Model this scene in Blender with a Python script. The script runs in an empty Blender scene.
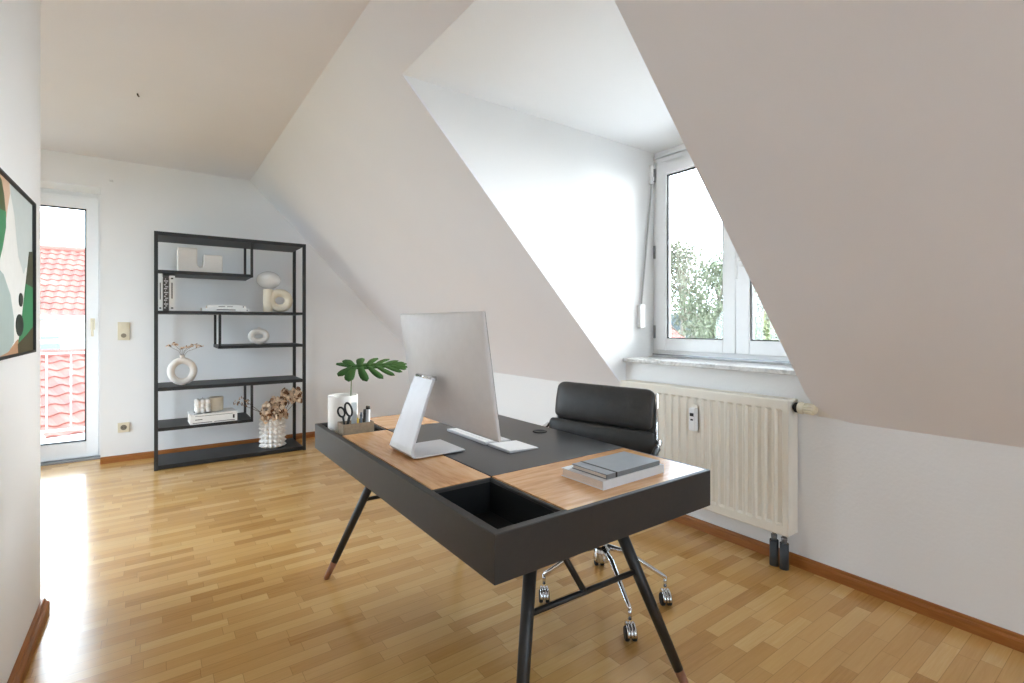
import bpy, bmesh, math, random
from math import sin, cos, pi, radians, sqrt, atan2
from mathutils import Vector, Matrix, Euler

random.seed(7)
S = bpy.context.scene
COL = S.collection

# ------------------------------------------------------------------ helpers
class MB:
    """collects simple shapes into one mesh"""
    def __init__(self):
        self.v = []; self.f = []; self.m = []; self.s = []
    def add(self, vs, fs, mi=0, smooth=False):
        o = len(self.v)
        self.v += [tuple(p) for p in vs]
        for q in fs:
            self.f.append([i + o for i in q]); self.m.append(mi); self.s.append(smooth)
        return self
    def box(self, x0, x1, y0, y1, z0, z1, mi=0):
        vs = [(x0,y0,z0),(x1,y0,z0),(x1,y1,z0),(x0,y1,z0),(x0,y0,z1),(x1,y0,z1),(x1,y1,z1),(x0,y1,z1)]
        return self.add(vs, [(0,3,2,1),(4,5,6,7),(0,1,5,4),(1,2,6,5),(2,3,7,6),(3,0,4,7)], mi)
    def tube(self, pts, r, n=12, mi=0, cap=True, closed=False):
        """round bar along a list of points; r a number or one per point"""
        pts = [Vector(p) for p in pts]; k = len(pts)
        rs = r if isinstance(r, (list, tuple)) else [r]*k
        vs = []; prev = None
        for i, p in enumerate(pts):
            if closed: t = pts[(i+1) % k] - pts[i-1]
            else: t = pts[min(i+1, k-1)] - pts[max(i-1, 0)]
            t.normalize()
            if prev is None:
                a = Vector((0,0,1)) if abs(t.z) < .9 else Vector((1,0,0))
                u = t.cross(a).normalized()
            else:
                u = (prev - t*prev.dot(t)).normalized()
            w = t.cross(u); prev = u
            for j in range(n):
                a = 2*pi*j/n
                vs.append(p + (u*cos(a) + w*sin(a))*rs[i])
        fs = []
        for i in range(k if closed else k-1):
            for j in range(n):
                a = i*n+j; b = i*n+(j+1) % n; i2 = (i+1) % k
                fs.append((a, b, i2*n+(j+1) % n, i2*n+j))
        self.add(vs, fs, mi, True)
        if cap and not closed:
            o = len(self.v) - len(vs)
            self.f.append([o+j for j in range(n)][::-1]); self.m.append(mi); self.s.append(False)
            self.f.append([o+(k-1)*n+j for j in range(n)]); self.m.append(mi); self.s.append(False)
        return self
    def lathe(self, prof, c=(0,0,0), n=32, mi=0, sx=1, sy=1):
        """profile of (radius, z) turned about the vertical"""
        vs = []; fs = []; k = len(prof)
        for r, z in prof:
            for j in range(n):
                a = 2*pi*j/n
                vs.append((c[0]+r*cos(a)*sx, c[1]+r*sin(a)*sy, c[2]+z))
        for i in range(k-1):
            for j in range(n):
                fs.append((i*n+j, i*n+(j+1) % n, (i+1)*n+(j+1) % n, (i+1)*n+j))
        return self.add(vs, fs, mi, True)
    def prism(self, poly, f0, f1, mi=0):
        """poly of 2-d points; f0, f1 map (a, b) to the two 3-d outlines"""
        n = len(poly)
        vs = [f0(*p) for p in poly] + [f1(*p) for p in poly]
        fs = [list(range(n))[::-1], list(range(n, 2*n))] + [(i, (i+1) % n, n+(i+1) % n, n+i) for i in range(n)]
        return self.add(vs, fs, mi)
    def ball(self, c, rx, ry, rz, n=20, m=12, mi=0):
        prof = [(max(1e-4, sin(pi*i/m)), -cos(pi*i/m)) for i in range(m+1)]
        vs = []; fs = []
        for r, z in prof:
            for j in range(n):
                a = 2*pi*j/n
                vs.append((c[0]+rx*r*cos(a), c[1]+ry*r*sin(a), c[2]+rz*z))
        for i in range(m):
            for j in range(n):
                fs.append((i*n+j, i*n+(j+1) % n, (i+1)*n+(j+1) % n, (i+1)*n+j))
        return self.add(vs, fs, mi, True)
    def xform(self, M, start=0):
        for i in range(start, len(self.v)):
            self.v[i] = tuple(M @ Vector(self.v[i]))
        return self
    def build(self, name, mats, parent=None, bevel=0, seg=2, loc=None, weld=True, subsurf=0):
        me = bpy.data.meshes.new(name)
        me.from_pydata(self.v, [], self.f)
        if not isinstance(mats, (list, tuple)): mats = [mats]
        for m in mats: me.materials.append(m)
        for p, mi, s in zip(me.polygons, self.m, self.s):
            p.material_index = mi; p.use_smooth = s
        bm = bmesh.new(); bm.from_mesh(me)
        if weld: bmesh.ops.remove_doubles(bm, verts=bm.verts, dist=1e-5)
        bmesh.ops.recalc_face_normals(bm, faces=bm.faces)
        bm.to_mesh(me); bm.free()
        o = bpy.data.objects.new(name, me); COL.objects.link(o)
        if parent is not None: o.parent = parent
        if loc is not None: o.location = loc
        if bevel:
            b = o.modifiers.new('bevel', 'BEVEL'); b.width = bevel; b.segments = seg
            b.limit_method = 'ANGLE'; b.angle_limit = radians(40)
        if subsurf:
            q = o.modifiers.new('subsurf', 'SUBSURF'); q.levels = subsurf; q.render_levels = subsurf
        return o

def tag(o, label=None, cat=None, group=None, kind=None):
    if label: o['label'] = label
    if cat: o['category'] = cat
    if group: o['group'] = group
    if kind: o['kind'] = kind
    return o

def thing(name, label, cat, loc=(0,0,0), rz=0, group=None):
    o = bpy.data.objects.new(name, None); COL.objects.link(o)
    o.empty_display_size = .05
    o.location = loc; o.rotation_euler = (0, 0, rz)
    return tag(o, label, cat, group)

def struct(o, label=None, cat=None):
    return tag(o, label, cat, None, 'structure')

# ------------------------------------------------------------------ materials
def lin(r, g, b):
    f = lambda c: (c/255/12.92) if c/255 <= .04045 else ((c/255+.055)/1.055)**2.4
    return (f(r), f(g), f(b), 1)

def new_mat(name):
    m = bpy.data.materials.new(name); m.use_nodes = True
    nt = m.node_tree
    return m, nt, nt.nodes['Principled BSDF']

def N(nt, typ, **kw):
    n = nt.nodes.new(typ)
    for k, v in kw.items():
        if k in n.inputs.keys(): n.inputs[k].default_value = v
        else: setattr(n, k, v)
    return n

def ramp(nt, stops):
    r = nt.nodes.new('ShaderNodeValToRGB'); e = r.color_ramp.elements
    while len(e) < len(stops): e.new(.5)
    for q, (p, c) in zip(e, stops): q.position = p; q.color = c
    return r

def plain(name, col, rough=.5, metal=0, spec=.5, var=.04, scale=30, bump=0, bscale=200, coat=0):
    """a paint/plastic/metal with a little procedural variation"""
    m, nt, b = new_mat(name)
    L = nt.links.new
    tc = N(nt, 'ShaderNodeTexCoord')
    nz = N(nt, 'ShaderNodeTexNoise', Scale=scale, Detail=3.0)
    L(tc.outputs['Object'], nz.inputs['Vector'])
    lo = tuple(c*(1-var) for c in col[:3]) + (1,); hi = tuple(min(1, c*(1+var)) for c in col[:3]) + (1,)
    r = ramp(nt, [(.3, lo), (.7, hi)])
    L(nz.outputs['Fac'], r.inputs['Fac']); L(r.outputs['Color'], b.inputs['Base Color'])
    b.inputs['Roughness'].default_value = rough; b.inputs['Metallic'].default_value = metal
    b.inputs['Specular IOR Level'].default_value = spec
    b.inputs['Coat Weight'].default_value = coat
    if bump:
        n2 = N(nt, 'ShaderNodeTexNoise', Scale=bscale, Detail=2.0)
        L(tc.outputs['Object'], n2.inputs['Vector'])
        bp = N(nt, 'ShaderNodeBump', Strength=bump, Distance=.002)
        L(n2.outputs['Fac'], bp.inputs['Height']); L(bp.outputs['Normal'], b.inputs['Normal'])
    return m

def wood(name, stops, along='x', scale=6, stretch=14, rough=.45, rings=True):
    m, nt, b = new_mat(name); L = nt.links.new
    tc = N(nt, 'ShaderNodeTexCoord'); mp = N(nt, 'ShaderNodeMapping')
    mp.inputs['Scale'].default_value = {'x': (1, stretch, stretch), 'y': (stretch, 1, stretch), 'z': (stretch, stretch, 1)}[along]
    L(tc.outputs['Object'], mp.inputs['Vector'])
    n1 = N(nt, 'ShaderNodeTexNoise', Scale=scale*.35, Detail=6.0, Roughness=.65, Distortion=1.2)
    L(mp.outputs['Vector'], n1.inputs['Vector'])
    n2 = N(nt, 'ShaderNodeTexNoise', Scale=scale*2.2, Detail=4.0, Roughness=.6)
    L(mp.outputs['Vector'], n2.inputs['Vector'])
    mx = N(nt, 'ShaderNodeMix', data_type='FLOAT'); mx.inputs['Factor'].default_value = .35
    L(n1.outputs['Fac'], mx.inputs['A']); L(n2.outputs['Fac'], mx.inputs['B'])
    r = ramp(nt, stops)
    L(mx.outputs['Result'], r.inputs['Fac']); L(r.outputs['Color'], b.inputs['Base Color'])
    b.inputs['Roughness'].default_value = rough
    bp = N(nt, 'ShaderNodeBump', Strength=.08, Distance=.002)
    L(n2.outputs['Fac'], bp.inputs['Height']); L(bp.outputs['Normal'], b.inputs['Normal'])
    return m

def wall_paint(name, col, bump, scale):
    return plain(name, col, rough=.85, spec=.25, var=.012, scale=1.5, bump=bump, bscale=scale)

def parquet():
    m, nt, b = new_mat('oak_strip_parquet'); L = nt.links.new
    g = N(nt, 'ShaderNodeTexCoord'); sx = N(nt, 'ShaderNodeSeparateXYZ')
    L(g.outputs['Object'], sx.inputs['Vector'])
    def M(op, a, bb=None, c=None):
        n = N(nt, 'ShaderNodeMath', operation=op)
        for i, q in enumerate((a, bb, c)):
            if q is None: continue
            if isinstance(q, (int, float)): n.inputs[i].default_value = q
            else: L(q, n.inputs[i])
        return n.outputs[0]
    Wd, Ln = .0565, .284
    ry = M('DIVIDE', sx.outputs['Y'], Wd); row = M('FLOOR', ry); fy = M('SUBTRACT', ry, row)
    w1 = N(nt, 'ShaderNodeTexWhiteNoise', noise_dimensions='1D'); L(row, w1.inputs['W'])
    rx = M('ADD', M('DIVIDE', sx.outputs['X'], Ln), w1.outputs['Value']); colx = M('FLOOR', rx); fx = M('SUBTRACT', rx, colx)
    cb = N(nt, 'ShaderNodeCombineXYZ'); L(row, cb.inputs['X']); L(colx, cb.inputs['Y'])
    w2 = N(nt, 'ShaderNodeTexWhiteNoise', noise_dimensions='2D'); L(cb.outputs['Vector'], w2.inputs['Vector'])
    # grain, shifted per strip
    mp = N(nt, 'ShaderNodeMapping'); mp.inputs['Scale'].default_value = (2.2, 46, 1)
    ad = N(nt, 'ShaderNodeVectorMath', operation='MULTIPLY_ADD')
    L(w2.outputs['Color'], ad.inputs[0]); ad.inputs[1].default_value = (9, 9, 9); L(g.outputs['Object'], ad.inputs[2])
    L(ad.outputs['Vector'], mp.inputs['Vector'])
    gn = N(nt, 'ShaderNodeTexNoise', Scale=2.4, Detail=5.0, Roughness=.65, Distortion=.6); L(mp.outputs['Vector'], gn.inputs['Vector'])
    r = ramp(nt, [(0, lin(172,124,66)), (.2, lin(190,144,83)), (.5, lin(203,159,96)), (.8, lin(211,170,108)), (1, lin(219,182,124))])
    fac = M('ADD', M('MULTIPLY', w2.outputs['Value'], .8), M('MULTIPLY', M('SUBTRACT', gn.outputs['Fac'], .38), .62))
    L(fac, r.inputs['Fac'])
    # fine joints
    e1 = M('LESS_THAN', M('MINIMUM', fy, M('SUBTRACT', 1, fy)), .018)
    e2 = M('LESS_THAN', M('MINIMUM', fx, M('SUBTRACT', 1, fx)), .0035)
    ed = M('MULTIPLY', M('MAXIMUM', e1, e2), .42)
    mx = N(nt, 'ShaderNodeMix', data_type='RGBA'); L(ed, mx.inputs['Factor'])
    L(r.outputs['Color'], mx.inputs['A']); mx.inputs['B'].default_value = lin(120,76,34)
    L(mx.outputs['Result'], b.inputs['Base Color'])
    L(M('ADD', M('MULTIPLY', gn.outputs['Fac'], .06), .16), b.inputs['Roughness'])
    b.inputs['Specular IOR Level'].default_value = .5
    bp = N(nt, 'ShaderNodeBump', Strength=.05, Distance=.001); L(gn.outputs['Fac'], bp.inputs['Height']); L(bp.outputs['Normal'], b.inputs['Normal'])
    return m

def glass(name):
    m, nt, b = new_mat(name); L = nt.links.new
    nt.nodes.remove(b)
    out = nt.nodes['Material Output']
    t = N(nt, 'ShaderNodeBsdfTransparent'); t.inputs['Color'].default_value = (.97,.985,.98,1)
    gl = N(nt, 'ShaderNodeBsdfGlossy'); gl.inputs['Roughness'].default_value = .02
    fr = N(nt, 'ShaderNodeFresnel'); fr.inputs['IOR'].default_value = 1.45
    mx = N(nt, 'ShaderNodeMixShader')
    L(fr.outputs['Fac'], mx.inputs['Fac']); L(t.outputs['BSDF'], mx.inputs[1]); L(gl.outputs['BSDF'], mx.inputs[2])
    L(mx.outputs['Shader'], out.inputs['Surface'])
    return m

def leafy(name, c1, c2, c3):
    m, nt, b = new_mat(name); L = nt.links.new
    tc = N(nt, 'ShaderNodeTexCoord'); nz = N(nt, 'ShaderNodeTexNoise', Scale=1.6, Detail=4.0)
    L(tc.outputs['Object'], nz.inputs['Vector'])
    r = ramp(nt, [(.3, c1), (.5, c2), (.7, c3)])
    L(nz.outputs['Fac'], r.inputs['Fac']); L(r.outputs['Color'], b.inputs['Base Color'])
    b.inputs['Roughness'].default_value = .8; b.inputs['Specular IOR Level'].default_value = .15
    return m

def marble():
    m, nt, b = new_mat('sill_stone'); L = nt.links.new
    tc = N(nt, 'ShaderNodeTexCoord'); n1 = N(nt, 'ShaderNodeTexNoise', Scale=14.0, Detail=8.0, Roughness=.7, Distortion=1.5)
    L(tc.outputs['Object'], n1.inputs['Vector'])
    r = ramp(nt, [(.3, lin(165,163,160)), (.48, lin(205,204,202)), (.65, lin(228,227,225))])
    L(n1.outputs['Fac'], r.inputs['Fac']); L(r.outputs['Color'], b.inputs['Base Color'])
    b.inputs['Roughness'].default_value = .35
    return m

WALL = wall_paint('white_wall_paint', lin(238,238,238), .12, 160)
SLOPE = wall_paint('white_slope_paint', lin(237,236,240), .05, 90)
WOODCHIP = wall_paint('white_woodchip_paint', lin(236,236,236), .55, 70)
FLOOR = parquet()
SKIRT = wood('oak_skirting', [(.25, lin(124,70,26)), (.5, lin(152,92,38)), (.75, lin(172,112,54))], 'y', 5, 12, .4)
SKIRTX = wood('oak_skirting_cross', [(.25, lin(124,70,26)), (.5, lin(152,92,38)), (.75, lin(172,112,54))], 'x', 5, 12, .4)
UPVC = plain('white_window_plastic', lin(240,241,242), .3, var=.01)
GASKET = plain('dark_gasket', lin(36,38,42), .6)
GLASS = glass('window_glass')
SILL = marble()
STEEL_GREY = plain('grey_metal_strip', lin(150,152,155), .35, .8)
DESKBLK = plain('charcoal_lacquer', lin(52,49,47), .5, var=.06, scale=60, spec=.4)
DESKTOP = plain('charcoal_linoleum', lin(52,53,55), .34, var=.05, scale=80, spec=.5)
EDGEG = plain('grey_rim', lin(92,90,88), .5)
TRAYIN = plain('black_felt', lin(26,27,28), .85, var=.1, scale=300, spec=.2)
WSTOPS = [(.26, lin(140,88,50)), (.38, lin(190,136,88)), (.52, lin(214,164,114)), (.7, lin(226,184,140))]
DESKWX = wood('rustic_oak_cross', WSTOPS, 'x', 5, 7, .24)
DESKWY = wood('rustic_oak_long', WSTOPS, 'y', 5, 7, .24)
LEGTIP = wood('walnut_tip', [(.3, lin(110,66,42)), (.7, lin(160,108,76))], 'z', 8, 6, .45)
ALU = plain('brushed_aluminium', lin(216,214,215), .5, .2, var=.02)
ALUL = plain('bright_aluminium', lin(208,209,212), .42, .5, var=.02)
CHROME = plain('polished_chrome', lin(215,215,216), .12, 1.0, var=.02)
BLACKM = plain('black_steel', lin(33,31,30), .45, .0, var=.05)
SHELFB = plain('black_shelf_board', lin(30,30,31), .5, var=.08)
LEATHER = plain('black_leather', lin(56,55,54), .42, var=.12, scale=25, bump=.25, bscale=260)
RUBBER = plain('black_rubber', lin(24,24,25), .6)
SCREEN = plain('black_screen_glass', lin(12,12,14), .08)
RADW = plain('radiator_enamel', lin(233,227,214), .35, var=.01)
CREAMP = plain('cream_plastic', lin(222,212,188), .4, var=.02)
DARKPIPE = plain('dark_pipe_cover', lin(62,66,70), .55)
WHITEP = plain('white_plastic', lin(238,238,238), .35, var=.01)
CERAMIC = plain('white_ceramic', lin(238,234,229), .5, var=.015, bump=.1, bscale=120)
CERMATT = plain('chalk_ceramic', lin(232,226,219), .8, var=.02, bump=.2, bscale=160)
CREAMC = plain('cream_ceramic', lin(226,216,196), .7, var=.03, bump=.2, bscale=140)
OPAL = plain('opal_glass', lin(246,245,243), .15, var=.005)
PAPER = plain('book_pages', lin(226,214,203), .8, var=.06, scale=300)
BOOKW = plain('white_book_cover', lin(238,238,236), .5, var=.01)
BOOKG = plain('grey_book_cover', lin(120,124,128), .42, var=.04)
BOOKLG = plain('pale_grey_book_cover', lin(216,218,220), .45, var=.02)
BOOKD = plain('dark_book_cover', lin(70,68,66), .5)
INK = plain('printed_ink', lin(38,36,38), .6)
INKG = plain('printed_grey', lin(140,140,142), .6)
KRAFT = plain('taupe_card', lin(138,122,102), .75, var=.12, scale=60)
DRIED = plain('dried_petals', lin(234,208,180), .8, var=.2, scale=40)
DRIEDD = plain('dried_petals_dark', lin(132,92,62), .8, var=.25, scale=40)
STEM = plain('dried_stem', lin(120,88,58), .8)
LEAF = leafy('monstera_green', lin(34,62,28), lin(52,84,40), lin(84,116,62))
LEAFSTEM = plain('leaf_stem', lin(70,106,58), .5)

# ------------------------------------------------------------------ room
XR, XL, YB, YREAR = 2.59, -.38, 5.51, -2.6
ZK, ZC, XC = .745, 2.626, .773
XFL = -2.4                                   # far left wall of the wide part, beyond the corner
DL, DR = 2.265, 1.07                          # dormer cheeks
ZD = 2.415                                   # dormer ceiling
XW = 2.87                                    # inner face of the dormer window
mslope = (ZC-ZK)/(XC-XR)
sx_at = lambda z: XR + (z-ZK)/mslope         # x of the slope at a height
XDC = sx_at(ZD)

m = MB(); m.box(XFL-.2, 3.1, YREAR-.2, 6.0, -.12, 0); fl = m.build('floor', FLOOR); struct(fl)
m = MB(); m.box(XFL-.2, XC+.05, YREAR-.2, 6.0, ZC, ZC+.12); struct(m.build('ceiling', SLOPE))

# knee wall, higher under the dormer window
m = MB()
prof = [(YREAR-.2,0),(6.0,0),(6.0,ZK+.03),(DL+.06,ZK+.03),(DL+.06,.945),(DR-.06,.945),(DR-.06,ZK+.03),(YREAR-.2,ZK+.03)]
m.prism(prof, lambda a,b:(XR,a,b), lambda a,b:(XR+.12,a,b)); struct(m.build('wall_right', WOODCHIP))

# sloped ceiling with the dormer cut out of it: left part, right part (rounded corner), strip above
nrm = Vector((-mslope, 0, 1)).normalized()   # outward (up and to the right)
def slab(poly, name, t=.014):
    """poly in (y, z) on the slope plane"""
    m = MB()
    m.prism(poly, lambda a,b:(sx_at(b), a, b), lambda a,b:(sx_at(b)+nrm.x*t, a, b+nrm.z*t))
    return struct(m.build(name, SLOPE))
fil = []
for i in range(9):                           # rounded lower corner beside the dormer
    a = i/8*pi/2
    fil.append((DR-.16*(1-cos(a))*1.0, ZK+.13*(1-sin(a))))
slab([(DL,ZK),(6.0,ZK),(6.0,ZC+.06),(DL,ZC+.06)], 'wall_slope_left')
slab([(YREAR-.2,ZK)] + fil[::-1] + [(DR,ZC+.06),(YREAR-.2,ZC+.06)], 'wall_slope_right')
slab([(DR,ZD),(DL,ZD),(DL,ZC+.06),(DR,ZC+.06)], 'wall_slope_top')

# dormer: cheeks, ceiling and the wall round its window
def cheek(y0, y1, name):
    m = MB()
    tri = [(sx_at(ZD+.1)+.009,ZD+.1),(sx_at(ZK)+.009,ZK),(XW+.2,ZK),(XW+.2,ZD+.1)]
    m.prism(tri, lambda a,b:(a,y0,b), lambda a,b:(a,y1,b)); struct(m.build(name, WALL))
cheek(DL+.001, DL+.1, 'wall_dormer_left'); cheek(DR-.1, DR-.001, 'wall_dormer_right')
m = MB(); m.box(XDC+.0005, XW+.2, DR-.1, DL+.1, ZD, ZD+.1); struct(m.build('ceiling_dormer', WALL))
m = MB(); m.box(XR+.12, XW+.2, DR, DL, 0, .945); struct(m.build('wall_dormer_front', WALL))

# back wall with the balcony door opening
m = MB()
DX0, DX1, DZ = -1.36, -.372, 2.369
m.box(XFL-.2, DX0, YB, YB+.42, 0, ZC+.1); m.box(DX1, 3.1, YB, YB+.42, 0, ZC+.1); m.box(DX0, DX1, YB, YB+.42, DZ, ZC+.1)
struct(m.build('wall_back', WALL))
# near left wall, its end, and the wall of the wider part behind it
m = MB(); m.box(XFL-.2, XL, YREAR-.2, 2.8, 0, ZC+.05); struct(m.build('wall_left', WALL))
FW0, FW1, FZ0, FZ1 = 3.2, 5.2, .1, 2.35        # unseen glazed opening, added to light the wide part from the left
m = MB(); m.box(XFL-.2, XFL, 2.8, FW0, 0, ZC+.05); m.box(XFL-.2, XFL, FW1, YB, 0, ZC+.05)
m.box(XFL-.2, XFL, FW0, FW1, 0, FZ0); m.box(XFL-.2, XFL, FW0, FW1, FZ1, ZC+.05); struct(m.build('wall_left_far', WALL))
# rear wall behind the viewpoint with an opening added to let in fill light
RW0, RW1, RZ0, RZ1 = .2, 1.5, .9, 2.3
m = MB()
m.box(XL, RW0, YREAR-.2, YREAR, 0, ZC+.05); m.box(RW1, 3.1, YREAR-.2, YREAR, 0, ZC+.05)
m.box(RW0, RW1, YREAR-.2, YREAR, 0, RZ0); m.box(RW0, RW1, YREAR-.2, YREAR, RZ1, ZC+.05)
struct(m.build('wall_rear', WALL))

# skirtings: oak strip with a rounded upper step
def skirt_prof(h=.056, t=.021):
    return [(0,0),(t,0),(t,h*.62),(t*.8,h*.74),(t*.55,h*.78),(t*.5,h*.95),(t*.3,h),(0,h)]
m = MB(); m.prism(skirt_prof(), lambda a,b:(XR-a,YREAR,b), lambda a,b:(XR-a,YB,b)); struct(m.build('baseboard_right', SKIRT))
m = MB(); m.prism(skirt_prof(), lambda a,b:(DX1,YB-a,b), lambda a,b:(XR-.02,YB-a,b)); struct(m.build('baseboard_back', SKIRTX))
m = MB(); m.prism(skirt_prof(.056,.026), lambda a,b:(XL+a,YREAR,b), lambda a,b:(XL+a,2.82,b)); struct(m.build('baseboard_left', SKIRT))

# ------------------------------------------------------------------ windows and door
def ring(m, ax, y0, y1, z0, z1, w, d0, d1, mi=0, wb=None, wt=None):
    """rectangular frame in the plane across axis ax ('x' or 'y'); w = bar width, d0..d1 = depth range"""
    wb = wb or w; wt = wt or w
    def bx(a0, a1, b0, b1):
        if ax == 'x': m.box(d0, d1, a0, a1, b0, b1, mi)
        else: m.box(a0, a1, d0, d1, b0, b1, mi)
    bx(y0, y0+w, z0, z1); bx(y1-w, y1, z0, z1); bx(y0+w, y1-w, z0, z0+wb); bx(y0+w, y1-w, z1-wt, z1)

# dormer window: window_1 > sash > pane, gasket, handle
Z0, Z1 = .972, 2.365
m = MB(); ring(m, 'x', DR, DL, Z0, Z1, .048, XW+.012, XW+.075, wb=.062, wt=.06)
w1 = m.build('window_1', UPVC, bevel=.004); struct(w1)
tag(w1, 'white two-sash dormer window looking out on trees', 'window')
m = MB(); m.box(XW+.02, XW+.11, DR, DL, Z1, ZD); m.box(XW+.008, XW+.02, DR, DL, Z1+.004, Z1+.02)
m.build('shutter_box', UPVC, w1, bevel=.003)
def sash(y0, y1):
    m = MB(); ring(m, 'x', y0, y1, Z0+.045, Z1-.045, .083, XW-.008, XW+.05, wb=.083, wt=.088)
    s = m.build('sash', UPVC, w1, bevel=.005)
    a0, a1, b0, b1 = y0+.083, y1-.083, Z0+.128, Z1-.133
    m = MB(); ring(m, 'x', a0-.002, a1+.002, b0-.002, b1+.002, .009, XW+.008, XW+.03); m.build('gasket', GASKET, s)
    m = MB(); m.box(XW+.024, XW+.034, a0, a1, b0, b1); m.build('pane', GLASS, s)
    return s
sl = sash(1.641, DL-.035); sr = sash(DR+.035, 1.639)
m = MB(); m.box(XW-.022, XW-.008, 1.592, 1.622, 1.545, 1.61)
m.tube([(XW-.02,1.607,1.585),(XW-.05,1.607,1.585),(XW-.056,1.607,1.575),(XW-.056,1.607,1.47)], [.011,.011,.011,.009], 10)
m.build('handle', WHITEP, sr, bevel=.003)
m = MB()
for z in (1.1, 1.66, 2.2): m.tube([(XW-.012,DL-.026,z),(XW-.012,DL-.026,z+.09)], .008, 10)
m.build('hinge', STEEL_GREY, sl)
m = MB(); m.box(XW-.012, XW+.0, DR+.02, DL-.01, Z0+.012, Z0+.02); m.build('drip_rail', STEEL_GREY, w1)
# stone sill
m = MB(); m.box(XR-.035, XW+.03, DR-.04, DL, .945, .972); s = m.build('trim_1', SILL, bevel=.005); struct(s)
# roller shutter strap and its winder on the cheek
t = thing('shutter_strap', 'grey shutter strap with white winder box beside the dormer window', 'shutter strap', (XW-.14, DL, 1.165))
m = MB()
strap = [(.112,-.012,1.05),(.108,-.012,.95),(.004,-.012,.16)]
for a, b in zip(strap, strap[1:]):
    m.prism([(-.007,-.001),(.007,-.001),(.007,.001),(-.007,.001)], lambda p,q,a=a:(a[0]+p,a[1]+q,a[2]), lambda p,q,b=b:(b[0]+p,b[1]+q,b[2]))
m.build('strap', plain('grey_webbing', lin(176,176,174), .8), t)
m = MB(); m.box(-.026, .03, -.03, 0, .005, .17); m.build('winder_box', WHITEP, t, bevel=.006, seg=3)
m = MB(); m.box(.098, .13, -.024, 0, 1.02, 1.15); m.box(.104,.124,-.03,-.024,1.04,1.07); m.build('guide_roller', WHITEP, t, bevel=.003)

# balcony door: door_1 > sash > pane, gasket, handle
YD = 5.80
m = MB(); ring(m, 'y', DX0, DX1, 0, DZ, .04, YD+.01, YD+.08, wb=.03, wt=.05)
d1 = m.build('door_1', UPVC, bevel=.004); struct(d1); tag(d1, 'white glazed balcony door in the back wall', 'door')
a0, a1, b0, b1 = DX0+.036, DX1-.032, .02, DZ-.045
m = MB(); ring(m, 'y', a0, a1, b0, b1, .085, YD-.008, YD+.06, wb=.135, wt=.1); ds = m.build('sash', UPVC, d1, bevel=.005)
m = MB(); ring(m, 'y', a0+.083, a1-.083, b0+.133, b1-.098, .013, YD+.006, YD+.03); m.build('gasket', GASKET, ds)
m = MB(); m.box(a0+.085, a1-.085, YD+.022, YD+.034, b0+.135, b1-.1); m.build('pane', GLASS, ds)
hx = a1-.04
m = MB(); m.box(hx-.015, hx+.015, YD-.022, YD-.008, 1.15, 1.25)
m.tube([(hx,YD-.02,1.225),(hx,YD-.05,1.225),(hx,YD-.058,1.215),(hx,YD-.058,1.09)], [.011,.011,.011,.009], 10)
m.build('handle', CREAMP, ds, bevel=.003)
m = MB(); m.box(DX0, DX1, YB+.2, YD+.01, 0, .012); struct(m.build('trim_2', STEEL_GREY))

# unseen rear window, added for fill daylight (behind the viewpoint)
m = MB(); ring(m, 'y', RW0, RW1, RZ0, RZ1, .06, YREAR-.12, YREAR-.05); m.box((RW0+RW1)/2-.04,(RW0+RW1)/2+.04,YREAR-.12,YREAR-.05,RZ0+.06,RZ1-.06)
w2 = m.build('fill_window_rear', UPVC, bevel=.004); struct(w2)
m = MB(); m.box(RW0+.06, RW1-.06, YREAR-.09, YREAR-.08, RZ0+.06, RZ1-.06); m.build('pane', GLASS, w2)

m = MB(); ring(m, 'x', FW0, FW1, FZ0, FZ1, .06, XFL-.12, XFL-.05); m.box(XFL-.12,XFL-.05,(FW0+FW1)/2-.04,(FW0+FW1)/2+.04,FZ0+.06,FZ1-.06)
w3 = m.build('fill_window_left', UPVC, bevel=.004); struct(w3)  # unseen window, added for more daylight on the left slope
m = MB(); m.box(XFL-.09, XFL-.08, FW0+.06, FW1-.06, FZ0+.06, FZ1-.06); m.build('pane', GLASS, w3)

# ------------------------------------------------------------------ desk
DW, DLn, DT, DTH = .855, 1.554, .72, .117
desk = thing('desk', 'charcoal writing desk with oak inlays, open trays and splayed legs', 'desk', (.628,.936,0))
z0, z1 = DT-DTH, DT
m = MB()
e = .024
oc = [(0,0),(DW,0),(DW,DLn),(0,DLn)]; ic = [(e,e),(DW-.012,e),(DW-.012,DLn-e),(e,DLn-e)]
m.add([(a,b,z) for z in (z0,z1) for a,b in oc+ic], [q for i in range(4) for q in ((i,(i+1)%4,8+(i+1)%4,8+i),(4+i,4+(i+1)%4,12+(i+1)%4,12+i),(8+i,8+(i+1)%4,12+(i+1)%4,12+i),(i,(i+1)%4,4+(i+1)%4,4+i))])
m.box(e, DW-.012, e, DLn-e, z0, z0+.012)
m.box(.222, .234, e, .366, z0+.012, z1-.002); m.box(.222, .234, 1.228, DLn-e, z0+.012, z1-.002)
m.box(e, .234, .355, .367, z0+.012, z1-.002); m.box(e, .234, 1.222, 1.234, z0+.012, z1-.002)
m.build('frame', DESKBLK, desk, bevel=.0025)
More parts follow.
